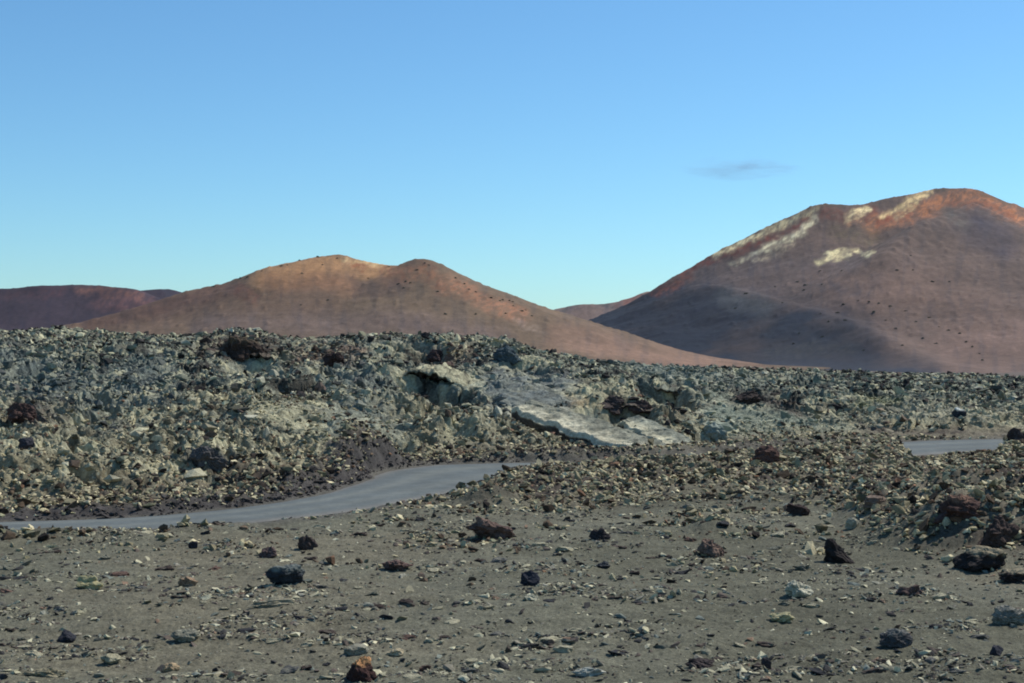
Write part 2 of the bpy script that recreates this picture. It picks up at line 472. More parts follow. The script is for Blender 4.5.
track = np.exp(-((ww - 0.35 - 0.08 * np.sin(al / 9)) / 0.16) ** 2) + 0.7 * np.exp(-((ww + 0.4) / 0.16) ** 2)
rc = mixc(rc, lin((112, 114, 107)), 0.6 * track)
rc = mixc(rc, lin((120, 114, 106)), 0.7 * sstep(0.78, 1.0, np.abs(ww)))
road = mesh_from('road', np.concatenate([rv.reshape(-1, 2), rz.reshape(-1, 1)], 1), grid_faces(len(rp), nw), M_road, rc, smooth=True)
road['kind'] = 'structure'

# ------------------------------------------------------------------ hills


class Hill:
    def __init__(s, ridges, base, soft, noise, seed, up=0.0, ax=1.0):
        s.ax = ax
        s.R = []
        for P, S, s1, Lc, r0 in ridges:
            q = smooth_line(P, 6)
            X = (q[:, 0] - CX) / F * q[:, 2]; Z = EYE - (q[:, 1] - up - CY) / F * q[:, 2]
            s.R.append((X, q[:, 2], Z, S, s1, Lc, r0))
        s.base, s.soft, s.noise, s.seed = base, soft, noise, seed

    def z(s, x, y):
        tot = None
        for X, Y, Z, S, s1, Lc, r0 in s.R:
            best = np.full(x.shape, -1e9)
            for k in range(len(X) - 1):
                ax, ay, az = X[k], Y[k], Z[k]; bx, by, bz = X[k + 1] - ax, Y[k + 1] - ay, Z[k + 1] - az
                t = np.clip(((x - ax) * bx + (y - ay) * by) / (bx * bx + by * by + 1e-6), 0, 1)
                d = np.hypot((x - ax - t * bx) * s.ax, y - ay - t * by)
                d = np.sqrt(d * d + r0 * r0) - r0
                best = np.maximum(best, az + t * bz - (s1 * d + (S - s1) * Lc * (1 - np.exp(-d / Lc))))
            tot = best if tot is None else np.maximum(tot, best) + s.soft * np.exp(-np.abs(tot - best) / s.soft) * 0.5
        h = tot - s.base
        h = np.where(h > 12, h, 12 * np.exp((np.minimum(h, 12) - 12) / 12))     # concave foot
        z = s.base - 1.5 + h
        return z + s.noise * (0.9 * fbm(x / 60, y / 60, 5, s.seed) + 0.16 * ridged(x / 13, y / 40, 3, s.seed + 3) + 1.1 * np.maximum(0, perlin(x / 6, y / 7, s.seed + 4) - 0.35)) * sstep(0, 25, h)

    def hit(s, px, py, lo, hi):
        Y = np.linspace(lo, hi, 2500); x = (px - CX) / F * Y
        zz = s.z(x, Y); ray = EYE - (py - CY) / F * Y
        ok = zz >= ray
        k = np.argmax(ok) if ok.any() else int(np.argmin(ray - zz))
        return x[k], Y[k], zz[k]

    def build(s, name, p0, p1, nx, y0, y1, ny, base_c, strokes, seed):
        U, Y = np.meshgrid(np.linspace((p0 - CX) / F, (p1 - CX) / F, nx), np.linspace(y0, y1, ny))
        x, y = (U * Y).ravel(), Y.ravel(); z = s.z(x, y)
        px, py = proj(x, y, z)
        c = np.tile(lin(base_c), (len(x), 1))
        nb = fbm(x / 45, y / 70, 4, seed + 5)
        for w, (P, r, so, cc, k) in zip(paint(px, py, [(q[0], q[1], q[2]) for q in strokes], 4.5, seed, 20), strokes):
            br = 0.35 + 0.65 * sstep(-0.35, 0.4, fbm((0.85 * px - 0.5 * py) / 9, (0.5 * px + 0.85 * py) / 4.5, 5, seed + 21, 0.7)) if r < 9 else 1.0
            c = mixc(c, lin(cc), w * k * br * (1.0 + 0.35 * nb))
        st = fbm(px / 9, py / 30, 4, seed + 31)
        c = mixc(c, c * np.array([0.72, 0.78, 0.9]), sstep(0.0, 0.6, st) * 0.6)
        c *= (1 + 0.16 * nb + 0.16 * perlin(x / 5, y / 7, seed + 8))[:, None]
        c *= np.array([1.06, 1.06, 1.0])
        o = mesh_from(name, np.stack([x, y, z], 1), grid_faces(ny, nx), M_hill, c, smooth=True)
        o['kind'] = 'structure'
        return o


left = Hill([
    ([(-60, 352, 830), (20, 336, 850), (70, 325.5, 870), (130, 310, 890), (180, 295, 905), (240, 279, 920), (270, 268.5, 930), (300, 261, 940), (335, 255, 950), (350, 258, 948), (385, 265, 935),
      (406, 266, 930), (414, 261.5, 927), (421, 260.5, 925), (428, 263, 925), (440, 270, 925), (470, 289, 925), (510, 306, 915), (545, 321, 905), (580, 333, 895), (640, 349, 870), (700, 361, 845), (760, 372, 825), (820, 380, 815)], 0.47, 0.22, 120, 4)],
    -12, 3, 1.5, 300, 3.0)
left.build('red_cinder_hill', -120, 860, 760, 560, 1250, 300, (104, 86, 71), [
    ([(60, 328), (250, 300), (330, 300)], 16, 14, (104, 82, 70), .7),
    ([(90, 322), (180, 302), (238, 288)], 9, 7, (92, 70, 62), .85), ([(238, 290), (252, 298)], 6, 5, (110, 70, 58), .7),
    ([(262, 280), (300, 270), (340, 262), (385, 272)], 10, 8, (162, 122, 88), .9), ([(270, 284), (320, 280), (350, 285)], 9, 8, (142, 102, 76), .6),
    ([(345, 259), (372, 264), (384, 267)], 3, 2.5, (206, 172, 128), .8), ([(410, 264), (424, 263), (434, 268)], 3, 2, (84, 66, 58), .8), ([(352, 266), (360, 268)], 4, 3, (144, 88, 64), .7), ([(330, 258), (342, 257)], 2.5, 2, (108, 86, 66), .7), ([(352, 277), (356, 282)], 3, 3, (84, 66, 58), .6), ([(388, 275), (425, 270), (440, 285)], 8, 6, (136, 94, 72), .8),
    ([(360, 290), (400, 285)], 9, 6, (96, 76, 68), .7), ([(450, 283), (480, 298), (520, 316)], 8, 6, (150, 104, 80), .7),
    ([(520, 322), (535, 330)], 5, 4, (150, 130, 118), .5),
    ([(200, 326), (400, 322), (500, 340)], 12, 10, (98, 82, 76), .7), ([(560, 335), (650, 356), (750, 372)], 14, 10, (122, 96, 82), .8)], 310)

right = Hill([
    ([(535, 372, 1250), (572, 332, 1255), (600, 320, 1260), (625, 307.5, 1265), (642, 297, 1270), (680, 275, 1280), (720, 251, 1290), (750, 235, 1295), (790, 217, 1300), (822, 204.5, 1305), (860, 203.5, 1310), (900, 196, 1315), (930, 189.5, 1320),
      (950, 188, 1320), (975, 189, 1315), (1000, 199, 1300), (1024, 208, 1290), (1080, 236, 1270), (1180, 285, 1240), (1300, 330, 1210)], 0.56, 0.20, 190, 5),
    ([(972, 206.5, 1235), (978, 240, 1150), (1000, 300, 1010), (1030, 352, 860)], 0.50, 0.20, 150, 8),
    ([(972, 206.5, 1235), (925, 222, 1180), (885, 250, 1100)], 0.50, 0.2, 150, 8),
    ([(972, 206.5, 1235), (1024, 236, 1200), (1120, 300, 1120)], 0.5, 0.2, 150, 6),
    ([(700, 283, 1180), (770, 296, 1080), (840, 318, 960), (900, 345, 850), (945, 368, 760)], 0.42, 0.16, 110, 12)],
    -12, 4, 2.0, 400, 1.0, 1.3)
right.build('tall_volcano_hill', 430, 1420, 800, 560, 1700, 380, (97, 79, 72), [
    ([(840, 284), (930, 296), (1000, 335)], 24, 22, (114, 90, 80), .7), ([(960, 352), (1024, 340)], 22, 20, (110, 88, 80), .7),
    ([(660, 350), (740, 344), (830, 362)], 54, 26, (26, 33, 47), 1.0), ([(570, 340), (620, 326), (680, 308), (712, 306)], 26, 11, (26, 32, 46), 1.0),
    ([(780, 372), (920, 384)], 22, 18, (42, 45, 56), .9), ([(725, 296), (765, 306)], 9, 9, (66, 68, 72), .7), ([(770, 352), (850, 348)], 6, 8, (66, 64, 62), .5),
    ([(690, 274), (760, 268), (850, 262)], 11, 11, (92, 80, 80), .6), ([(740, 290), (800, 284), (870, 292)], 5, 6, (86, 74, 74), .6),
    ([(684, 272), (712, 258), (745, 247), (785, 232), (806, 220)], 5, 4, (112, 60, 50), .9), ([(655, 292), (690, 276)], 5, 4, (116, 68, 54), .75),
    ([(714, 255), (745, 241), (780, 226), (815, 208)], 3.0, 3.0, (212, 192, 150), 1.0), ([(735, 263), (750, 257), (764, 250)], 2.2, 2.6, (206, 192, 160), .85),
    ([(766, 249), (785, 240), (802, 231), (813, 219)], 3.6, 3.4, (218, 202, 166), 1.0), ([(752, 262), (775, 254), (792, 245)], 1.4, 2.2, (200, 180, 150), .6),
    ([(826, 213), (850, 218), (872, 212)], 7, 5, (112, 66, 54), .8), ([(846, 218), (856, 213), (866, 209)], 2.8, 2.8, (218, 194, 148), 1.0), ([(848, 223), (862, 219)], 1.6, 2.2, (196, 150, 112), .7),
    ([(872, 226), (915, 213), (955, 196), (985, 198), (1024, 218)], 8, 6, (172, 112, 78), .95), ([(880, 224), (910, 214)], 3, 3, (134, 72, 56), .8), ([(945, 204), (985, 203), (1015, 218)], 2.5, 3, (140, 84, 62), .7),
    ([(884, 217), (905, 205), (928, 192)], 3.0, 3.0, (214, 182, 132), .95), ([(896, 219), (914, 208)], 1.8, 2.4, (206, 176, 130), .7),
    ([(935, 191), (950, 190)], 3, 2.4, (84, 70, 58), .8), ([(975, 190), (1010, 203)], 2.5, 2, (88, 76, 58), .7), ([(818, 206), (850, 205)], 2, 2, (88, 74, 62), .7),
    ([(816, 264), (828, 258), (838, 253)], 3.0, 3.0, (216, 198, 152), 1.0), ([(832, 257), (845, 250), (856, 252), (870, 253)], 2.6, 2.6, (222, 204, 158), 1.0), ([(826, 261), (846, 256)], 2.2, 2.6, (212, 194, 150), .8),
    ([(838, 232), (872, 236)], 8, 7, (100, 86, 66), .6), ([(975, 226), (1000, 242)], 16, 13, (70, 62, 70), .85), ([(950, 214), (962, 224)], 7, 6, (94, 86, 80), .7)], 410)

far_left = Hill([([(-260, 300, 1650), (-100, 292, 1650), (0, 290, 1650), (50, 287, 1650), (90, 287.5, 1650), (120, 290, 1645), (135, 292, 1640), (150, 297, 1640), (190, 312, 1600), (240, 330, 1600)], 0.5, 0.25, 160, 4),
                  ([(140, 293, 1900), (160, 291, 1900), (178, 293, 1900), (230, 312, 1900)], 0.5, 0.25, 160, 6)], -12, 3, 1.3, 500, 3.0)
far_left.build('dark_cinder_hill', -420, 330, 420, 1050, 2100, 220, (58, 47, 56), [
    ([(80, 290), (120, 292), (140, 298)], 5, 4, (116, 80, 70), .8), ([(100, 304), (150, 306)], 7, 5, (104, 72, 70), .7), ([(165, 293), (180, 294)], 4, 3, (60, 56, 66), .8),
    ([(0, 296), (60, 292)], 5, 4, (80, 54, 58), .7)], 510)
back = Hill([([(400, 345, 2100), (500, 322, 2100), (540, 312, 2100), (575, 304, 2110), (600, 302.5, 2110), (618, 300, 2110), (635, 296, 2100), (660, 292, 2100), (740, 320, 2100), (800, 340, 2100)], 0.5, 0.22, 170, 4)], -12, 3, 1.4, 600)
back.build('distant_saddle_hill', 360, 840, 330, 1500, 2500, 150, (124, 102, 94), [
    ([(560, 307), (600, 304), (620, 306)], 5, 4, (74, 70, 70), .8), ([(620, 303), (640, 297)], 4, 3, (124, 82, 72), .8)], 610)

# ------------------------------------------------------------------ stones


def rock(seed, planes=7, cut=(0.45, 0.85), amp=0.16, fr=1.6, n=4, pits=0.0):
    r = np.random.default_rng(seed)
    v, f = ICO[n]; v = v.copy()
    for _ in range(planes):
        nn = r.normal(size=3); nn /= np.linalg.norm(nn)
        c = r.uniform(*cut)
        v -= np.maximum(0, v @ nn - c)[:, None] * nn
    d = v / (np.linalg.norm(v, axis=1)[:, None] + 1e-9)
    o = r.uniform(0, 50, 3)
    k = amp * perlin3(v * fr + o, 1) + amp * 0.5 * perlin3(v * fr * 2.3 + o, 2)
    if n >= 3:
        k = k + amp * 0.3 * perlin3(v * fr * 5 + o, 3)
    if pits:
        k = k - pits * np.abs(perlin3(v * fr * 3.1 + o, 5)) - pits * 0.5 * np.abs(perlin3(v * fr * 7 + o, 6))
    v = v + d * k[:, None]
    lo, hi = v.min(0), v.max(0)
    return (v - (lo + hi) / 2) / ((hi - lo) / 2), f


PROTO_S = [rock(1000 + k, 9, (0.18, 0.7), 0.34, 1.7, 1) for k in range(48)]     # angular chips, 80 faces
ICO[0] = (np.array([[0, 0, 1], [.9, 0, .3], [.2, .9, .3], [-.8, .5, .2], [-.7, -.6, .3], [.3, -.9, .2], [0, 0, -1]], float), np.array([[0, 1, 2], [0, 2, 3], [0, 3, 4], [0, 4, 5], [0, 5, 1], [6, 2, 1], [6, 3, 2], [6, 4, 3], [6, 5, 4], [6, 1, 5]]))
PROTO_T = [rock(1200 + k, 3, (0.4, 0.9), 0.4, 1.3, 0) for k in range(24)]     # small far chips


def rot_batch(n, r, tilt=0.6):
    a = r.uniform(0, 2 * np.pi, n); b = r.normal(0, tilt, n); c = r.normal(0, tilt, n)
    ca, sa, cb, sb, cc, sc = np.cos(a), np.sin(a), np.cos(b), np.sin(b), np.cos(c), np.sin(c)
    Z = np.zeros((n, 3, 3)); Xm = Z.copy(); Ym = Z.copy()
    Z[:, 0, 0] = ca; Z[:, 0, 1] = -sa; Z[:, 1, 0] = sa; Z[:, 1, 1] = ca; Z[:, 2, 2] = 1
    Xm[:, 0, 0] = 1; Xm[:, 1, 1] = cb; Xm[:, 1, 2] = -sb; Xm[:, 2, 1] = sb; Xm[:, 2, 2] = cb
    Ym[:, 1, 1] = 1; Ym[:, 0, 0] = cc; Ym[:, 0, 2] = sc; Ym[:, 2, 0] = -sc; Ym[:, 2, 2] = cc
    return Z @ Xm @ Ym


def scatter_mesh(name, protos, x, y, z, size, colors, r, sink=0.25, flat=(0.45, 0.95)):
    V, Fc, Cc, base = [], [], [], 0
    which = r.integers(0, len(protos), len(x))
    for k, (pv, pf) in enumerate(protos):
        idx = np.nonzero(which == k)[0]
        if not len(idx):
            continue
        m = len(idx)
        sc = np.stack([r.uniform(0.8, 1.7, m), r.uniform(0.55, 1.0, m), r.uniform(*flat, m)], 1) * size[idx][:, None] * 0.5
        R = rot_batch(m, r, 0.35)
        q = np.einsum('nij,nkj->nki', R, pv[None] * sc[:, None, :])
        q += np.stack([x[idx], y[idx], z[idx] + sc[:, 2] * (1 - 2 * sink)], 1)[:, None, :]
        V.append(q.reshape(-1, 3)); Fc.append((pf[None] + (np.arange(m) * len(pv))[:, None, None] + base).reshape(-1, 3))
        Cc.append(np.repeat(colors[idx], len(pv), 0)); base += m * len(pv)
    o = mesh_from(name, np.concatenate(V), np.concatenate(Fc), M_stone, np.concatenate(Cc), smooth=False)
    o['kind'] = 'stuff'
    return o


def pick(r, n, pal):
    cs = np.array([lin(c) for c, _ in pal]); p = np.array([w for _, w in pal], float)
    k = r.choice(len(pal), n, p=p / p.sum())
    return cs[k] * r.uniform(0.75, 1.25, n)[:, None]


def sample(r, n, y0, y1, umax=0.46, power=1.0):
    """points even over the picture-ish (more of them near), x, y"""
    t = r.uniform(0, 1, n)
    a = 1.0
    y = np.exp(np.log(y0) * (1 - t) + np.log(y1) * t) if power == 1 else (y0 ** power * (1 - t) + y1 ** power * t) ** (1 / power)
    u = r.uniform(-umax, umax, n)
    return u * y, y


PAL_NEAR = [((158, 152, 126), 3.0), ((190, 182, 152), 1.8), ((120, 114, 100), 3.4), ((90, 80, 72), 2.6), ((60, 58, 56), 3.2), ((124, 102, 84), .4), ((112, 116, 106), 2.2)]
PAL_RUB = [((188, 178, 148), 4.5), ((166, 156, 126), 3.5), ((132, 124, 102), 3), ((92, 78, 65), 3.4), ((58, 51, 46), 2.6), ((130, 100, 80), .6), ((140, 138, 114), 2)]
PAL_LAVA = [((148, 144, 120), 3.4), ((182, 175, 142), 2.4), ((122, 122, 104), 3.0), ((84, 80, 70), 3.0), ((46, 42, 40), 4.4), ((96, 82, 72), 1.2), ((170, 165, 142), 1.4)]

# gravel: pebbles and chips in loose drifts on the plain
r = np.random.default_rng(21)
x, y = sample(r, 165000, 14, 38, 0.63)
z, px, L, R, P, gap, edge, s = T(x, y, True, True)
drift = fbm(x / 2.4, y / 1.6, 4, 120); drift2 = fbm(x / 0.8, y / 0.55, 3, 122)
keep = (r.uniform(0, 1, len(x)) < np.clip(0.10 + 0.9 * sstep(0.02, 0.6, drift + 0.55 * drift2), 0, 1)) & (edge > -0.35 + 0.4 * drift2) & (y < gravel_Y(px) + 2.5)
x, y, z = x[keep], y[keep], z[keep]
size = 0.031 * np.exp(r.normal(0, 0.65, len(x))); size = np.clip(size, 0.012, 0.15) * (0.75 + 0.25 * y / 20)
gc = pick(r, len(x), PAL_NEAR)
fl = (r.uniform(0, 1, len(x)) < 0.05 * sstep(0.1, 0.5, fbm(x / 1.3, y / 0.8, 3, 124) + 0.3 * drift[keep]))        # pale flakes in drifts
size[fl] = r.uniform(0.05, 0.17, fl.sum()); gc[fl] = pick(r, fl.sum(), [((190, 182, 150), 3), ((160, 152, 126), 2), ((140, 136, 120), 1), ((84, 74, 66), 2)])
scatter_mesh('gravel', PROTO_S, x, y, z, size, gc, r, 0.3, (0.22, 0.55))
n_gravel = len(x)

# loose rubble on the banks both sides of the road and on the right
r = np.random.default_rng(22)
x, y = sample(r, 220000, 21, 62, 0.6, 1.6)
z, px, L, R, P, gap, edge, s = T(x, y, True, True)
spread = 0.42 * sstep(22, 36, y) * sstep(-150, 620, px + 260 * (patchy := fbm(x / 3.0, y / 2.0, 4, 131))) * sstep(0.0, 0.5, patchy)
dens = np.maximum(R, spread) * (1 - 0.8 * L) * (0.55 + 0.45 * sstep(-0.4, 0.4, fbm(x / 1.6, y / 1.4, 3, 130)))
keep = (r.uniform(0, 1, len(x)) < dens) & (edge > 0.3)
x, y, z = x[keep], y[keep], z[keep]
nb_ = len(x)
vx, vy = sample(r, 60000, 30, 52, 0.2, 1.0)
vx = r.uniform(-0.40, 0.09, len(vx)) * vy
vz, vp, vL, vR, vP, vg, ve, vs_ = T(vx, vy, True, True)
kv = (vy > np.interp(vx, ROAD[:, 0], ROAD[:, 1])) & (ve > 0.12) & (ve < 2.3) & (vp < 640) & (r.uniform(0, 1, len(vx)) < 0.7 * sstep(1.7, 0.4, ve + 0.5 * fbm(vx / 0.9, vy / 0.9, 3, 137)) * np.interp(vp, [0, 120, 200, 280], [.25, .5, .7, 1]))
x, y, z = np.concatenate([x, vx[kv]]), np.concatenate([y, vy[kv]]), np.concatenate([z, vz[kv]])
size = np.clip(0.078 * np.exp(r.normal(0, 0.52, len(x))), 0.03, 0.30)
cc = pick(r, len(x), PAL_RUB) * np.where(size > 0.2, 0.65, 1.1)[:, None]
size[nb_:] *= 0.72
cc[:nb_] *= np.array([1.0, 0.97, 0.89])
cc[nb_:] = lin((70, 65, 62))[None] * r.uniform(0.5, 1.4, len(x) - nb_)[:, None]
scatter_mesh('road_bank_rubble', PROTO_S, x, y, z, size, cc, r, 0.15, (0.35, 0.85))
n_rub = len(x)

# clinker on the lava field
r = np.random.default_rng(23)
x, y = sample(r, 300000, 34, 165, 0.53, 0.6)
z, px, L, R, P, gap, edge, s = T(x, y, True, True)
yc = crest_Y(px)
inhole = np.zeros(len(x))
for mx, my, rx, ry, h in HOLES:
    inhole = np.maximum(inhole, ((x - (mx - CX) / F * my) / rx) ** 2 + ((y - my) / ry) ** 2 < 1.1)
big = fbm(x / 6, y / 5, 3, 140)
keep = (r.uniform(0, 1, len(x)) < L * (1 - 0.7 * P) * (0.22 + 0.7 * sstep(-0.15, 0.4, big))) & (y < yc + 6) & (edge > 0.5) & (inhole < 0.5)
x, y, z, yc, px = x[keep], y[keep], z[keep], yc[keep], px[keep]
size = np.clip(0.00155 * y * np.exp(r.normal(0, 0.62, len(x))), 0.05, 0.6)
cc = pick(r, len(x), PAL_LAVA)
warm = pick(r, len(x), PAL_RUB)
mw = (r.uniform(0, 1, len(x)) < sstep(22, 4, y - foot_Y(px)) * 0.9)
cc[mw] = warm[mw]
py = CY - F * (z - EYE) / y
for w, (Pp, rad, so, c, k) in zip(paint(px, py, [(p[0], p[1], p[2]) for p in LAVA_PATCH], 8, 55, 22), LAVA_PATCH):
    cc = mixc(cc, lin(c)[None] * r.uniform(.7, 1.2, len(x))[:, None], w * k * 0.8)
bigger = size * F / y > 3.4
scatter_mesh('lava_clinker_rubble', PROTO_S, x[bigger], y[bigger], z[bigger], size[bigger], cc[bigger], r, 0.25, (0.4, 0.9))
sm = ~bigger
scatter_mesh('lava_clinker_chip_rubble', PROTO_T, x[sm], y[sm], z[sm], size[sm], cc[sm], r, 0.3, (0.4, 1.0))
print('stuff', n_gravel, n_rub, len(x))

# ------------------------------------------------------------------ single stones, boulders and outcrops


def tag(o, label, cat, group=None):
    o['label'] = label; o['category'] = cat
    if group:
        o['group'] = group
    return o


def place_rock(name, label, cat, px, py, w, h, color, kind='block', top=None, depth=0.8, seed=0, rot=None, group=None, shape=None, mat=None, sub=4, sink=0.24, lo=11.5):
    """a stone whose foot shows at (px,py) and which shows w x h pixels large"""
    r = np.random.default_rng(seed + int(px * 7 + py * 13))
    x, y, z = hit(px, py, lo)
    W, H = w * y / F, h * y / F
    kw = dict(block=dict(planes=10, cut=(0.4, 0.8), amp=0.2, fr=1.6, pits=0.05), clinker=dict(planes=7, cut=(0.4, 0.85), amp=0.34, fr=1.5, pits=0.09),
              round=dict(planes=8, cut=(0.5, 0.9), amp=0.26, fr=1.4, pits=0.05), slab=dict(planes=8, cut=(0.4, 0.9), amp=0.34, fr=1.7, pits=0.08),
              rough=dict(planes=5, cut=(0.5, 0.85), amp=0.24, fr=1.9, pits=0.12))[kind]
    v, f = rock(int(r.integers(1e6)), n=sub, **kw)
    if name == 'lava_outcrop':        # a heap: spreads at its foot
        v = v.copy(); g = 1 + 0.35 * np.clip(-v[:, 2], -0.6, 1); v[:, 0] *= g; v[:, 1] *= g
    if shape:
        v = shape(v)
    v = v * np.array([W / 2, W / 2 * depth, H / 2 / (1 - sink)])
    a = r.uniform(-0.35, 0.35) if rot is None else rot
    v = np.stack([v[:, 0] * math.cos(a) - v[:, 1] * math.sin(a), v[:, 0] * math.sin(a) + v[:, 1] * math.cos(a), v[:, 2]], 1)
    v[:, 2] -= v[:, 2].min()
    c = np.tile(lin(color), (len(v), 1))
    n3 = perlin3(v / max(W, H) * 5 + 7, 9)
    c = c * (1 + 0.25 * n3)[:, None]
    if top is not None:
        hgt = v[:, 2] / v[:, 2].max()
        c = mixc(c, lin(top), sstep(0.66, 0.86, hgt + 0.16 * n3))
    o = mesh_from(name, v, f, mat or M_boulder, c, smooth=False)
    yo = y + W / 2 * depth * 0.6
    z = min(z, float(T(np.array([x]), np.array([yo]), False)[0]))
    o.location = (x, yo, z - H * sink * 1.1)
    tag(o, label, cat, group)
    return o


def pyramid(v):      # upright at its left, a long slope down to the right
    v = v.copy(); t = (v[:, 0] + 1) / 2
    top = np.clip(1.05 - 0.95 * t, 0.12, 1); top = np.where(t < 0.10, top * (0.7 + 3 * t), top)
    v[:, 2] = np.where(v[:, 2] > -1, (v[:, 2] + 1) * top - 1, v[:, 2]); v[:, 0] = np.where(t < 0.4, v[:, 0] * 1.0 - 0.10 * (1 - np.abs(v[:, 2])), v[:, 0])
    return v


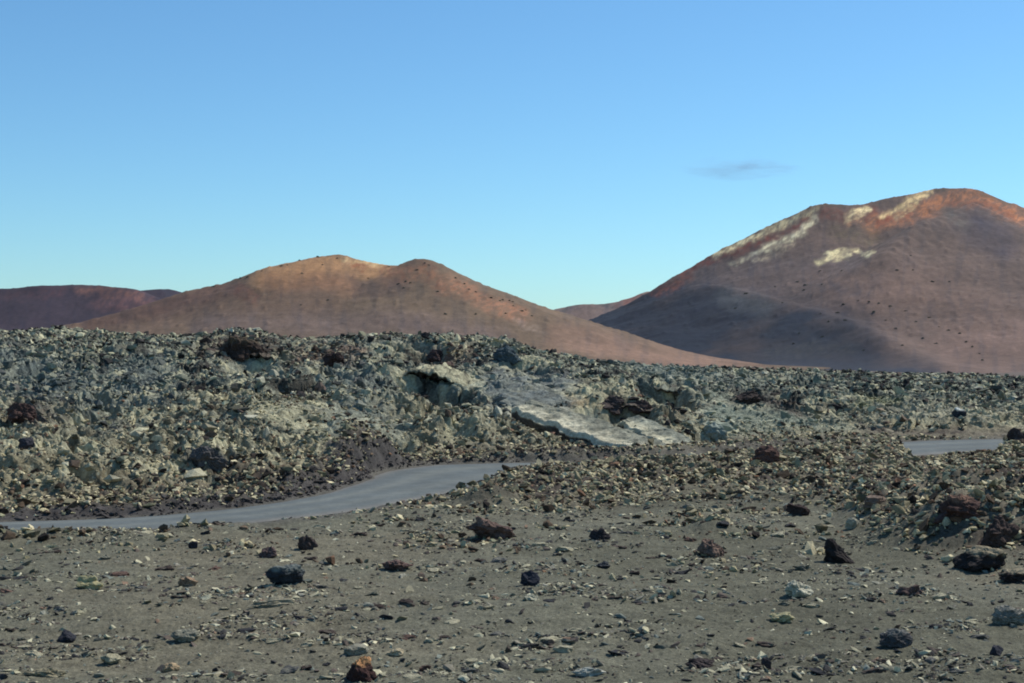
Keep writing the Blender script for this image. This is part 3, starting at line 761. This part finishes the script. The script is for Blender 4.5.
DK, BR, BL = (54, 52, 54), (80, 66, 58), (52, 58, 70)
LAND = [   # px, py(foot), w, h, colour, top, kind, name, phrase (for others to refer to), label
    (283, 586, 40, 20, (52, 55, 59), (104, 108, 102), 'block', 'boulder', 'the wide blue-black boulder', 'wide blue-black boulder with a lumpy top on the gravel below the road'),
    (65, 645, 19, 13, (52, 52, 57), None, 'block', 'boulder', 'the squarish blue-black stone', 'squarish blue-black stone alone near the lower left corner'),
    (88, 589, 27, 12, (168, 158, 118), None, 'slab', 'rock', 'the cream-crusted flat rock', 'cream-crusted flat rock with a dark brown stone at its back'),
    (307, 550, 21, 14, (72, 62, 58), None, 'clinker', 'rock', 'the dark brown clinker lump', 'dark brown clinker lump on pale chips above the wide blue-black boulder'),
    (268, 558, 19, 11, (92, 76, 72), None, 'clinker', 'rock', 'the mauve-brown porous rock', 'mauve-brown porous rock left of the dark brown clinker lump'),
    (193, 549, 11, 7, (56, 52, 56), None, 'block', 'stone', 'the small black stone below the road', 'small black stone on bare gravel just below the left stretch of road'),
    (110, 664, 22, 9, (158, 150, 124), None, 'round', 'rock', 'the pale domed rock', 'pale domed rock with a dark chip at its right, near the lower left corner'),
    (170, 673, 17, 9, (160, 138, 108), None, 'round', 'rock', 'the tan rounded stone', 'tan rounded stone lying right of the pale domed rock'),
    (184, 642, 28, 11, (126, 122, 106), None, 'rough', 'rock', 'the olive-grey broken rock', 'olive-grey broken rock with a pale left end on the gravel'),
    (275, 608, 58, 9, (146, 138, 116), None, 'slab', 'lava_slab', 'the long pale slab', 'long pale slab lying flush in the gravel under the wide blue-black boulder'),
    (42, 678, 46, 9, (144, 134, 108), None, 'slab', 'lava_slab', 'the low tan slab', 'low tan slab breaking the gravel at the bottom left corner'),
    (187, 587, 22, 10, (140, 118, 96), None, 'rough', 'rock', 'the tan and grey crumbled rock', 'tan and grey crumbled rock midway between the cream-crusted rock and the wide blue-black boulder'),
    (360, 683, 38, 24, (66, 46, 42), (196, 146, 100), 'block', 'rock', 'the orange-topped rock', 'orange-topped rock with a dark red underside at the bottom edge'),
    (530, 587, 20, 15, (52, 53, 60), None, 'block', 'boulder', 'the blue-black boulder in the middle', 'blue-black boulder standing alone in the middle of the gravel'),
    (488, 540, 50, 22, (96, 78, 70), (116, 96, 84), 'clinker', 'lava_outcrop', 'the red-brown clinker mound', 'red-brown clinker mound rising from the rubble below the road bend'),
    (600, 541, 22, 12, (56, 50, 50), None, 'clinker', 'rock', 'the black clinker lump', 'black clinker lump in tan rubble right of the red-brown clinker mound'),
    (396, 571, 32, 10, (104, 84, 76), None, 'clinker', 'rock', 'the low reddish clinker', 'low reddish clinker spread on the gravel, left of the middle blue-black boulder'),
    (603, 568, 15, 6, (60, 62, 64), None, 'slab', 'stone', 'the flat dark stone', 'flat dark stone just below the black clinker lump'),
    (589, 676, 36, 8, (176, 172, 156), None, 'slab', 'lava_slab', 'the thin whitish slab', 'thin whitish slab with a dark underside at the bottom edge'),
    (356, 656, 27, 10, (132, 128, 112), None, 'round', 'rock', 'the grey pale-rimmed dome', 'grey dome-shaped rock with a pale rim above the orange-topped rock'),
    (395, 656, 18, 6, (166, 152, 124), None, 'round', 'stone', 'the cream flat stone', 'cream flat stone right of the grey pale-rimmed dome'),
    (532, 602, 18, 7, (158, 154, 132), None, 'slab', 'stone', 'the pale sliver', 'pale slanting sliver of stone just under the middle blue-black boulder'),
    (845, 563, 38, 29, (50, 44, 42), None, 'block', 'boulder', 'the black pointed boulder', 'black pointed boulder, upright on its left and sloping down to the right'),
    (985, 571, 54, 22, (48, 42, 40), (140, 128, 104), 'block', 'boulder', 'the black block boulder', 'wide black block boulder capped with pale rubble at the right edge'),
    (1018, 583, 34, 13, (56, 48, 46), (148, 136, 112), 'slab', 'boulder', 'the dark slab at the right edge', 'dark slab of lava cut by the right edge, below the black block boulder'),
    (799, 516, 24, 12, (66, 54, 50), None, 'clinker', 'rock', 'the dark brown twin lump', 'dark brown twin lump on the grey tongue of gravel above the black pointed boulder'),
    (853, 529, 15, 11, (166, 160, 138), None, 'round', 'stone', 'the pale smooth stone', 'pale smooth round stone directly above the black pointed boulder'),
    (801, 597, 33, 15, (178, 172, 150), None, 'rough', 'rock', 'the whitish mound rock', 'whitish mound-shaped rock on the gravel below left of the black pointed boulder'),
    (783, 623, 27, 9, (174, 164, 126), None, 'slab', 'rock', 'the yellowish rock', 'yellowish slanting rock on the gravel under the whitish mound rock'),
    (897, 650, 36, 19, (76, 74, 73), (112, 110, 104), 'rough', 'boulder', 'the dark grey lumpy boulder', 'dark grey lumpy boulder near the bottom, with pale chips to its left'),
    (997, 659, 19, 12, (54, 54, 60), None, 'block', 'boulder', 'the blue-black stone at lower right', 'blue-black rounded stone near the lower right corner'),
    (700, 669, 30, 9, (64, 56, 54), None, 'slab', 'rock', 'the dark brown flat rock', 'dark brown flat rock near the bottom edge, right of the thin whitish slab'),
    (766, 670, 10, 12, (64, 58, 58), None, 'block', 'stone', 'the narrow dark stone', 'narrow upright dark stone near the bottom edge'),
    (712, 557, 28, 16, (112, 92, 80), None, 'clinker', 'lava_outcrop', 'the brown crumbling lump', 'brown crumbling lava lump standing on the gravel left of the black pointed boulder'),
    (810, 551, 14, 8, (124, 122, 104), None, 'round', 'stone', 'the olive-grey stone', 'olive-grey stone between the brown crumbling lump and the black pointed boulder'),
    (911, 598, 27, 12, (92, 74, 68), None, 'clinker', 'rock', 'the brown clinker', 'brown clinker on the gravel below the rubble heap at right'),
    (964, 521, 50, 24, (78, 58, 52), (120, 92, 76), 'clinker', 'lava_outcrop', 'the red-brown overhanging outcrop', 'red-brown overhanging lava outcrop in the rubble heap at right'),
    (1004, 546, 48, 28, (74, 60, 54), None, 'clinker', 'lava_outcrop', 'the dark brown outcrop', 'dark brown outcrop below the red-brown overhang near the right edge'),
    (1012, 626, 36, 18, (128, 124, 112), None, 'rough', 'rock', 'the jagged grey rock', 'jagged pale grey rock cut by the right edge'),
    (875, 508, 26, 12, (128, 110, 96), None, 'rough', 'rock', 'the buff block', 'buff broken block in the tan rubble above the black pointed boulder'),
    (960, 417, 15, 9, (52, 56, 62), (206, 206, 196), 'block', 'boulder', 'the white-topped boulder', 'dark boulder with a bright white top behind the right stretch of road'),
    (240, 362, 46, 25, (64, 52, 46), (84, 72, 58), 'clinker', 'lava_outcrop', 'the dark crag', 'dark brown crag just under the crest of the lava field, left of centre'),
    (767, 463, 28, 17, (88, 66, 58), None, 'clinker', 'boulder', 'the red-brown boulder', 'red-brown boulder at the lower rim of the grey-green lava slope'),
    (18, 420, 34, 17, (78, 60, 54), None, 'clinker', 'lava_outcrop', 'the reddish crag', 'reddish-brown crag on the lava field at the left edge'),
    (333, 366, 22, 14, (66, 52, 48), None, 'clinker', 'lava_outcrop', 'the small dark crag', 'small dark crag with tan rubble on its top, right of the dark brown crag'),
    (205, 468, 38, 20, (84, 80, 78), None, 'clinker', 'lava_outcrop', 'the dark hummock', 'dark rounded hummock of clinker above the left stretch of road'),
    (507, 362, 30, 16, (76, 86, 88), None, 'rough', 'boulder', 'the slate boulder', 'slate-grey rounded boulder near the crest above the dark caves'),
    (715, 440, 26, 16, (132, 138, 126), None, 'rough', 'boulder', 'the pale lava block', 'pale grey lava block with a dark crack at its right end'),
    (25, 450, 18, 12, (62, 60, 64), None, 'round', 'boulder', 'the dark boulder at left', 'dark rounded boulder on the tan lava below the reddish crag'),
    (435, 362, 22, 12, (70, 56, 54), None, 'clinker', 'lava_outcrop', 'the maroon crag', 'maroon crag above the left cave of the lava field'),
    (750, 404, 30, 13, (64, 54, 50), None, 'clinker', 'lava_outcrop', 'the blackish crag', 'blackish crag on the lava field above the grey-green slope'),
    (1018, 442, 20, 14, (66, 58, 56), None, 'clinker', 'lava_outcrop', 'the dark crag at the right edge', 'dark crag at the right edge beside the end of the visible road'),
    (612, 413, 34, 15, (70, 60, 56), None, 'clinker', 'lava_outcrop', 'the brown-black crag', 'brown-black crag just above the long pale lava slab'),
    (640, 412, 26, 12, (74, 60, 56), None, 'clinker', 'lava_outcrop', 'the low maroon crag', 'low maroon crag to the right of the brown-black crag'),
]
placed = []
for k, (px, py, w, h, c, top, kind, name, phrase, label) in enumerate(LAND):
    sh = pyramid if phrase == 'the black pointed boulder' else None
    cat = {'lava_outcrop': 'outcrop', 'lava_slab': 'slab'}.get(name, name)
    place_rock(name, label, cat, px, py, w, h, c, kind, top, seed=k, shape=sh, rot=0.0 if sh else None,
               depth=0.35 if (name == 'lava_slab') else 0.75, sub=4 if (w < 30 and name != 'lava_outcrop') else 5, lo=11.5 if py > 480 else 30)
    placed.append((px, py, w, h, phrase))


# the pale slabs of smooth lava, tilted towards the road
def tilted_slab(name, label, a, b, width, thick, color, edge_c, seed, tilt=0.28, lift=0.25, run=0.0):
    mx, my, mz = hit((a[0] + b[0]) / 2, (a[1] + b[1]) / 2, 40)
    ay, by = my + run / 2, my - run / 2
    ax, bx = (a[0] - CX) / F * ay, (b[0] - CX) / F * by
    az, bz = EYE - (a[1] - CY) / F * ay, EYE - (b[1] - CY) / F * by
    print('slab', a, b, my, [round(float(q), 2) for q in (az, T(ax, ay, False), mz, bz, T(bx, by, False))])
    n, m, q = 150, 44, 6
    r = np.random.default_rng(seed)
    t = np.linspace(0, 1, n); s = np.linspace(-0.5, 0.5, m)
    Tt, Ss = np.meshgrid(t, s, indexing='ij')
    L = math.hypot(bx - ax, by - ay); dx, dy = (bx - ax) / L, (by - ay) / L
    nx, ny = -dy, dx
    if ny < 0:
        nx, ny = -nx, -ny
    wv = width * (0.30 + 0.70 * np.sin(np.pi * np.clip(t * 0.9 + 0.07, 0, 1)) ** 0.6) * (1 + 0.22 * fbm(t * 6, t * 0 + seed, 3, seed))
    jag = 0.16 * width * fbm(t * 7, t * 0 + 5, 4, seed + 2)
    al = Tt * L + 0.25 * fbm(Ss * 3, Tt * 0, 2, seed + 3) * np.where(np.abs(Tt - .5) > .4, 1, 0)
    ac = Ss * wv[:, None] + jag[:, None] * np.clip(-2 * Ss, 0, 1) ** 2
    X = ax + dx * al + nx * ac; Y = ay + dy * al + ny * ac
    Z0 = az + (bz - az) * Tt + lift + tilt * (ac + 0.5 * width)
    Z = Z0 + 0.05 * fbm(X / 1.6, Y / 1.6, 6, seed + 4) + 0.02 * np.sin(16 * fbm(X / 4, Y / 4, 2, seed + 9)) - 0.05 * sstep(0.78, 0.97, ridged(X / 1.5, Y / 1.1, 3, seed + 12)) + 0.035 * perlin(X / 0.3, Y / 0.3, seed + 13) - 0.35 * thick * sstep(0.40, 0.5, np.abs(Ss)) - 0.3 * thick * sstep(0.46, 0.5, np.abs(Tt - 0.5))
    ring = np.concatenate([np.arange(n) * m, (n - 1) * m + np.arange(1, m), (np.arange(n - 2, -1, -1)) * m + m - 1, np.arange(m - 2, 0, -1)])
    top = np.stack([X.ravel(), Y.ravel(), Z.ravel()], 1)
    v = [top]; f = [grid_faces(n, m)]
    prev = ring; basei = len(top); cen = top.mean(0)
    for lv in range(1, q + 1):
        p = top[ring].copy(); g = lv / q
        p[:, 2] -= thick * g; inn = (cen - p)[:, :2]; inn /= np.linalg.norm(inn, axis=1)[:, None]
        p[:, :2] += inn * (0.35 * thick * g ** 1.5)
        p += 0.10 * thick * np.stack([perlin(p[:, 0] * 3, p[:, 1] * 3 + lv, 3), perlin(p[:, 0] * 3 + 9, p[:, 1] * 3 + lv, 4), 0 * p[:, 0]], 1)
        cur = basei + np.arange(len(ring)); v.append(p); basei += len(ring)
        f.append(np.stack([prev, cur, np.roll(cur, -1), np.roll(prev, -1)], 1)); prev = cur
    V = np.concatenate(v); Fc = np.concatenate(f)
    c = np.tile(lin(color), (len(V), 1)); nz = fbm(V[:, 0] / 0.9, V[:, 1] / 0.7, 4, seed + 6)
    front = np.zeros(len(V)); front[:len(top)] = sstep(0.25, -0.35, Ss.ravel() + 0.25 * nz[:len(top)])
    c = mixc(c, lin(edge_c), front); c[len(top):] = lin((84, 78, 70))  # side faces coloured dark to paint the shadow line under the slab edge
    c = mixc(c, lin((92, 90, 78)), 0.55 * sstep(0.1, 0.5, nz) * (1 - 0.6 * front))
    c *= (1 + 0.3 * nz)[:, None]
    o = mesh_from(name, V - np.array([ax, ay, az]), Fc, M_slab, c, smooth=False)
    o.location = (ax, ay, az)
    return tag(o, label, 'slab', None)


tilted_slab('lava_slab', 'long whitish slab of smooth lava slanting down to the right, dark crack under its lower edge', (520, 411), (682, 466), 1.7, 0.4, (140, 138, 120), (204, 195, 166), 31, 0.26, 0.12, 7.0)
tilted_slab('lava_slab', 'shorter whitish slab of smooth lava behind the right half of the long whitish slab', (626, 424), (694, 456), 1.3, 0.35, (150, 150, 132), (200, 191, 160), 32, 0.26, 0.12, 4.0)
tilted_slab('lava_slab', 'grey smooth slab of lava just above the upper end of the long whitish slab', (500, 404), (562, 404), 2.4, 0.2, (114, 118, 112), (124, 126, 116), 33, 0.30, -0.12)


def cave_outcrop(label, a, b, open_px, color, top_c, seed, run=0.0, deep=1.0):
    """a low outcrop whose lip overhangs a dark hollow: a profile swept along the hollow"""
    mx, my, mz = hit((a[0] + b[0]) / 2, (a[1] + b[1]) / 2, 40)
    ay, by = my + run / 2, my - run / 2
    A = np.array([(a[0] - CX) / F * ay, ay, EYE - (a[1] - CY) / F * ay]); B = np.array([(b[0] - CX) / F * by, by, EYE - (b[1] - CY) / F * by])
    H = open_px * my / F
    prof = smooth_line([(-0.3, -0.5), (0.3, -0.12), (1.3, -0.05), (1.75, 0.1), (1.85, 0.5), (1.6, 0.82), (0.7, 0.9), (0.25, 0.98), (0.05, 1.08), (0.25, 1.22), (1.0, 1.36), (2.2, 1.4), (3.6, 1.0), (5.0, 0.2), (6.0, -0.8)], 6)
    n, m = 150, len(prof)
    t = np.linspace(0, 1, n); taper = np.sin(np.pi * np.clip(t, 0.0, 1)) ** 0.45
    vx = (B - A)[:2]; Lh = np.hypot(*vx); ux = vx / Lh; nx = np.array([-ux[1], ux[0]]); nx = nx if nx[1] > 0 else -nx
    lip = 1 + 0.35 * fbm(t * 5, t * 0 + 2, 4, seed)
    al = (t * 1.3 - 0.15) * Lh
    D = prof[None, :, 0] * H * deep * (0.6 + 0.4 * taper[:, None]) * np.where((np.arange(m) > 30)[None, :], lip[:, None], 1)
    Zr = np.where(prof[None, :, 1] > 0, prof[None, :, 1] * taper[:, None] * (1 + 0.18 * fbm(t * 7, t * 0 + 8, 3, seed + 1))[:, None], prof[None, :, 1]) * H
    X = A[0] + ux[0] * al[:, None] + nx[0] * D; Y = A[1] + ux[1] * al[:, None] + nx[1] * D
    Z = A[2] + (B[2] - A[2]) * t[:, None] + Zr
    nz = 0.22 * H * fbm(X / 0.5, Y / 0.5 + Z * 2, 4, seed + 3)
    Z = Z + nz; Y = Y + 0.8 * nz
    V = np.stack([X, Y, Z], -1).reshape(-1, 3)
    c = np.tile(lin(color), (len(V), 1)); hi = np.tile(sstep(0.95, 1.15, prof[:, 1]), n)
    q = fbm(V[:, 0] / 0.6, V[:, 1] / 0.6, 4, seed + 5)
    c = mixc(c, lin(top_c), hi * (0.75 + 0.6 * q)) * (1 + 0.25 * q)[:, None]
    o = mesh_from('lava_outcrop', V - np.array([mx, my, mz]), grid_faces(n, m), M_slab, c, smooth=False)
    o.location = (mx, my, mz)
    return tag(o, label, 'outcrop')


cave_outcrop('lava outcrop with a cream-crusted top overhanging the left black cave', (402, 384), (466, 402), 17, (70, 64, 58), (172, 166, 136), 41, 1.0)
cave_outcrop('grey lava outcrop with a ragged lip over the right black hollow', (645, 394), (690, 408), 10, (66, 60, 56), (132, 132, 114), 42, 1.0, 0.7)
cave_outcrop('low maroon lava outcrop with a black slot beneath, above the long whitish slab', (586, 414), (655, 418), 9, (64, 54, 50), (124, 112, 98), 43, 0.5)
cave_outcrop('dark lava outcrop with a shadowed hollow facing the road, left of the small dark crag', (236, 366), (272, 366), 10, (62, 54, 50), (96, 86, 74), 44, 0.0)

# more single stones on the gravel: copies of a few stones, each told apart by its look and its neighbours
r = np.random.default_rng(77)
LOOK = [('pale', (178, 170, 142)), ('dark brown', (78, 66, 60)), ('black', (56, 55, 57)), ('olive-grey', (112, 111, 97)), ('reddish-brown', (112, 88, 76)), ('mid-grey', (98, 96, 92))]
FORM = [('chip', 'slab', 0.42), ('lump', 'clinker', 0.6), ('block', 'block', 0.6), ('stone', 'round', 0.5)]
proto = {}
PALE = {'pale': (96, 88, 78), 'black': (86, 86, 84), 'reddish-brown': (104, 90, 80)}
for li, (ln, lc) in enumerate(LOOK):
    for fi, (fn, fk, fh) in enumerate(FORM):
        kw = dict(slab=dict(planes=8, cut=(0.4, 0.9), amp=0.36, fr=1.7, pits=0.08), clinker=dict(planes=8, cut=(0.4, 0.85), amp=0.36, fr=1.5, pits=0.10),
                  block=dict(planes=10, cut=(0.4, 0.8), amp=0.22, fr=1.6, pits=0.05), round=dict(planes=8, cut=(0.5, 0.9), amp=0.26, fr=1.4, pits=0.05))[fk]
        v, f = rock(5000 + li * 10 + fi, n=3, **kw)
        nn = perlin3(v * 1.7 + li * 3 + fi, 9) + 0.5 * perlin3(v * 4 + 3, 8)
        c = mixc(np.tile(lin(lc), (len(v), 1)), lin(PALE.get(ln, (150, 146, 126))), 0.55 * sstep(0.15, 0.45, nn)) * (1 + 0.25 * perlin3(v * 2.5 + 3, 9))[:, None]
        proto[li, fi] = mesh_from('stone', v, f, M_boulder, c, smooth=False, link=False)
cand = []
for _ in range(2600):
    py = 683 - 165 * r.uniform(0, 1) ** 0.9; px = r.uniform(4, 1020)
    x, y = None, None
    Yg = EYE * F / (py - CY); xg = (px - CX) / F * Yg
    if Yg > gravel_Y(px) + 1.0 or fbm(np.array([xg / 2.4]), np.array([Yg / 1.6]), 4, 120)[0] < 0.02:
        continue
    w = float(np.clip(8.6 * np.exp(r.normal(0, 0.45)), 4.5, 20)) * (0.55 + 0.45 * (py - CY) / 341)
    cand.append((w, px, py))
cand.sort(reverse=True)
usedl, taken, count = set(), [], 0
for w, px, py in cand:
    if count >= 215:
        break
    if any(abs(px - q[0]) < (w + q[2]) * 0.55 and abs(py - q[1]) < 8 for q in taken) or any(abs(px - q[0]) < (w + q[2]) * 0.55 and -q[3] - 6 < py - q[1] < 8 for q in placed):
        continue
    li, fi = int(r.choice(6, p=[.40, .18, .14, .13, .04, .11])), int(r.choice(4, p=[.42, .22, .16, .20]))
    near = sorted(placed[:41], key=lambda q: (px - q[0]) ** 2 + (2.0 * (py - q[1])) ** 2)[0]
    dx, dy = px - near[0], (py - near[1] + near[3] * 0.3) * 2.0
    dist = math.hypot(dx, dy)
    side = ('right of' if dx > 0 else 'left of') if abs(dx) > 1.8 * abs(dy) else (('below' if dy > 0 else 'above') if abs(dy) > 1.8 * abs(dx) else (('below right of' if dx > 0 else 'below left of') if dy > 0 else ('above right of' if dx > 0 else 'above left of')))
    how = 'close ' if dist < 38 else ('well ' if dist > 85 else '')
    sz = 'large' if w > 14 else ('small' if w < 8 else '')
    lab = ' '.join(f"{sz} {LOOK[li][0]} {FORM[fi][0]} {how}{side} {near[4]}".split())
    if lab in usedl:
        continue
    usedl.add(lab); taken.append((px, py, w)); count += 1
    x, y, z = hit(px, py)
    o = proto[li, fi].copy(); col.objects.link(o); o.name = 'stone'
    W = w * y / F
    o.scale = (W / 2 * 1.15, W / 2 * r.uniform(.55, .9), W / 2 * FORM[fi][2] * r.uniform(.6, 1.0))
    o.rotation_euler = (r.normal(0, .15), r.normal(0, .15), r.choice([0, math.pi]) + r.normal(0, .5))
    o.location = (x, y, z + o.scale[2] * 0.2)
    tag(o, lab, 'stone', 'loose stones on the cinder gravel')
print('stones', count)

# ------------------------------------------------------------------ shrubs on the cones


def shrub_mesh(seed):
    r = np.random.default_rng(seed); V, Fc, C = [], [], []
    n = 150
    for k in range(n):
        d = r.normal(size=3); d /= np.linalg.norm(d); d[2] = abs(d[2])
        p = d * np.array([1, 1, 0.85]) * r.uniform(0.35, 1.0) * (0.8 + 0.3 * math.sin(3 * d[0] + seed))
        a = r.normal(size=3); a /= np.linalg.norm(a); b = np.cross(a, r.normal(size=3)); b /= np.linalg.norm(b)
        s = r.uniform(0.14, 0.28); i = len(V)
        V += [p - a * s, p + b * s * .6, p + a * s, p - b * s * .6]; Fc.append((i, i + 1, i + 2, i + 3))
        C += [lin((80, 82, 66)) * r.uniform(.6, 1.3)] * 4
    return mesh_from('shrub', np.array(V), np.array(Fc), M_leaf, np.array(C), link=False)


shr = [shrub_mesh(k) for k in range(4)]
RB = [(484, 403), (527, 392), (560, 395), (608, 450), (625, 408), (668, 422), (740, 442), (700, 455), (280, 350), (345, 335), (370, 345), (365, 360), (412, 303), (478, 302), (420, 343), (645, 300), (683, 257),
      (750, 335), (800, 335), (440, 455), (465, 428), (720, 505), (760, 520), (830, 490), (850, 515), (890, 550), (575, 425), (640, 475), (350, 490), (545, 540), (660, 525), (300, 398), (415, 430), (490, 450),
      (190, 370), (160, 415), (900, 570), (770, 470), (690, 300), (800, 480), (870, 530), (590, 400), (335, 520), (420, 500)]
LB = [(342 + a / 2.994, 250 + b / 2.994) for a, b in [(78, 85), (190, 95), (285, 125), (400, 192), (500, 152), (480, 150), (510, 155), (140, 50), (380, 118), (340, 85), (225, 60), (310, 192), (550, 180), (490, 190), (260, 45)]] \
    + [(a / 2.994, 250 + b / 2.994) for a, b in [(980, 150), (965, 45), (900, 165), (905, 70), (1010, 25), (720, 85), (640, 110), (860, 45)]] \
    + [(425, 263), (455, 278), (464, 284), (476, 292), (491, 298), (500, 301), (513, 306), (522, 311), (532, 316), (248, 277), (262, 271), (281, 266), (300, 260), (318, 257), (398, 284), (404, 288), (410, 283)]
r = np.random.default_rng(5)


def put_shrub(hill, px, py, lo, hi, w, label, group):
    x, y, z = hill.hit(px, py, lo, hi)
    o = shr[int(r.integers(4))].copy(); col.objects.link(o); o.name = 'shrub'
    s = w * y / F / 2 * r.uniform(.75, 1.3)
    o.scale = (s, s, s * r.uniform(.5, .8)); o.rotation_euler = (0, 0, r.uniform(0, 6.28)); o.location = (x, y, z - 0.1 * s)
    tag(o, label, 'shrub', group)


for a, b in RB:
    px, py = 682 + a / 2.994, 170 + b / 2.994
    dark = px < 840 and py > 285
    put_shrub(right, px, py, 600, 1500, 4.2, 'tiny dark shrub dotting the blue-black lower slope of the right volcano' if dark else 'tiny dark shrub dotting the brown slope of the right volcano',
              'shrubs on the blue-black slope of the right volcano' if dark else 'shrubs on the brown slope of the right volcano')
for px, py in LB:
    ridge = py < 275 or px > 460
    put_shrub(left, px, py, 600, 1100, 4.0, 'tiny dark shrub on the ridge line of the left cinder cone' if ridge else 'tiny dark shrub on the front slope of the left cinder cone',
              'shrubs on the ridge of the left cone' if ridge else 'shrubs on the front slope of the left cone')

# ------------------------------------------------------------------ cloud
vv, fc = rock(9001, 3, (0.7, 0.95), 0.35, 1.6, 4)
mc = bpy.data.materials.new('thin_cloud'); mc.use_nodes = True
nt = mc.node_tree; nt.nodes.clear(); Lk = nt.links.new
out = N(nt, 'ShaderNodeOutputMaterial'); pv = N(nt, 'ShaderNodeVolumePrincipled')
pv.inputs['Color'].default_value = (0.45, 0.55, 0.75, 1); pv.inputs['Anisotropy'].default_value = 0.0
tc = N(nt, 'ShaderNodeTexCoord'); ln = N(nt, 'ShaderNodeVectorMath', operation='LENGTH'); Lk(tc.outputs['Object'], ln.inputs[0])
fall = N(nt, 'ShaderNodeMapRange'); fall.inputs['From Min'].default_value = 1.0; fall.inputs['From Max'].default_value = 0.1
Lk(ln.outputs['Value'], fall.inputs['Value'])
ns = N(nt, 'ShaderNodeTexNoise', Scale=1.9, Detail=7.0, Roughness=0.7); Lk(tc.outputs['Object'], ns.inputs['Vector'])
nr = N(nt, 'ShaderNodeMapRange'); nr.inputs['From Min'].default_value = 0.46; nr.inputs['From Max'].default_value = 0.68
Lk(ns.outputs['Fac'], nr.inputs['Value'])
mu = N(nt, 'ShaderNodeMath', operation='MULTIPLY'); Lk(fall.outputs['Result'], mu.inputs[0]); Lk(nr.outputs['Result'], mu.inputs[1])
m2 = N(nt, 'ShaderNodeMath', operation='MULTIPLY'); Lk(mu.outputs[0], m2.inputs[0]); m2.inputs[1].default_value = 0.015
Lk(m2.outputs[0], pv.inputs['Density']); Lk(pv.outputs['Volume'], out.inputs['Volume'])
cloud = mesh_from('cloud', vv, fc, mc)
cY = 6200.0
cloud.location = ((738 - CX) / F * cY, cY, EYE - (169 - CY) / F * cY); cloud.scale = (72 * cY / F, 90, 14 * cY / F)
tag(cloud, 'thin grey-blue wisp of cloud in the clear sky left of the tall volcano top', 'cloud')

# ------------------------------------------------------------------ air
hv = np.array([[sx, sy, sz] for sz in (-18.0, 175.0) for sy in (-5200.0, 5200.0) for sx in (-5200.0, 5200.0)])
hf = np.array([[0, 2, 3, 1], [4, 5, 7, 6], [0, 1, 5, 4], [2, 6, 7, 3], [0, 4, 6, 2], [1, 3, 7, 5]])
mh = bpy.data.materials.new('clear_air'); mh.use_nodes = True; nt = mh.node_tree; nt.nodes.clear()
out = N(nt, 'ShaderNodeOutputMaterial'); pv = N(nt, 'ShaderNodeVolumePrincipled')
pv.inputs['Color'].default_value = (0.72, 0.86, 1.0, 1); pv.inputs['Density'].default_value = HAZE; pv.inputs['Anisotropy'].default_value = 0.2
nt.links.new(pv.outputs['Volume'], out.inputs['Volume'])
if HAZE > 0:
    haze = mesh_from('haze', hv, hf, mh); haze['kind'] = 'stuff'

# ------------------------------------------------------------------ light, sky, camera
AZ, EL = 54.0, 48.0       # clockwise from the view direction, height
d = np.array([math.sin(math.radians(AZ)) * math.cos(math.radians(EL)), math.cos(math.radians(AZ)) * math.cos(math.radians(EL)), math.sin(math.radians(EL))])
sun = bpy.data.lights.new('sun', 'SUN'); sun.energy = 5.0; sun.angle = math.radians(0.53); sun.color = (1.0, 0.96, 0.88)
so = bpy.data.objects.new('sun', sun); col.objects.link(so)
from mathutils import Vector
so.rotation_euler = Vector(d).to_track_quat('Z', 'Y').to_euler(); so.location = (80, 20, 120)

wd = bpy.data.worlds.new('World'); scene.world = wd; wd.use_nodes = True
nt = wd.node_tree; bg = nt.nodes['Background']
sky = nt.nodes.new('ShaderNodeTexSky'); sky.sky_type = 'NISHITA'; sky.sun_disc = False
sky.sun_elevation = math.radians(EL); sky.sun_rotation = math.radians(AZ)
sky.altitude = 300; sky.air_density = 1.0; sky.dust_density = 0.2; sky.ozone_density = 2.5
wb = nt.nodes.new('ShaderNodeMix'); wb.data_type = 'RGBA'; wb.blend_type = 'MULTIPLY'; wb.inputs['Factor'].default_value = 1.0
wb.inputs[7].default_value = (0.60, 0.925, 1.09, 1)      # the photograph's cool white balance
nt.links.new(sky.outputs['Color'], wb.inputs[6]); nt.links.new(wb.outputs[2], bg.inputs['Color']); bg.inputs['Strength'].default_value = 0.12

cam = bpy.data.cameras.new('camera'); cam.lens = 50; cam.sensor_width = 36; cam.clip_end = 30000; cam.clip_start = 0.1
co = bpy.data.objects.new('camera', cam); col.objects.link(co); co.location = (0, 0, EYE); co.rotation_euler = (math.radians(90), 0, 0)
scene.camera = co
vs = scene.view_settings; vs.view_transform = 'Standard'; vs.look = 'None'; vs.gamma = 1.0; vs.exposure = 0.0; vs.use_curve_mapping = False
scene.cycles.filter_width = 1.9; scene.cycles.max_bounces = 4; scene.cycles.diffuse_bounces = 2; scene.cycles.use_denoising = True
scene.render.film_transparent = False
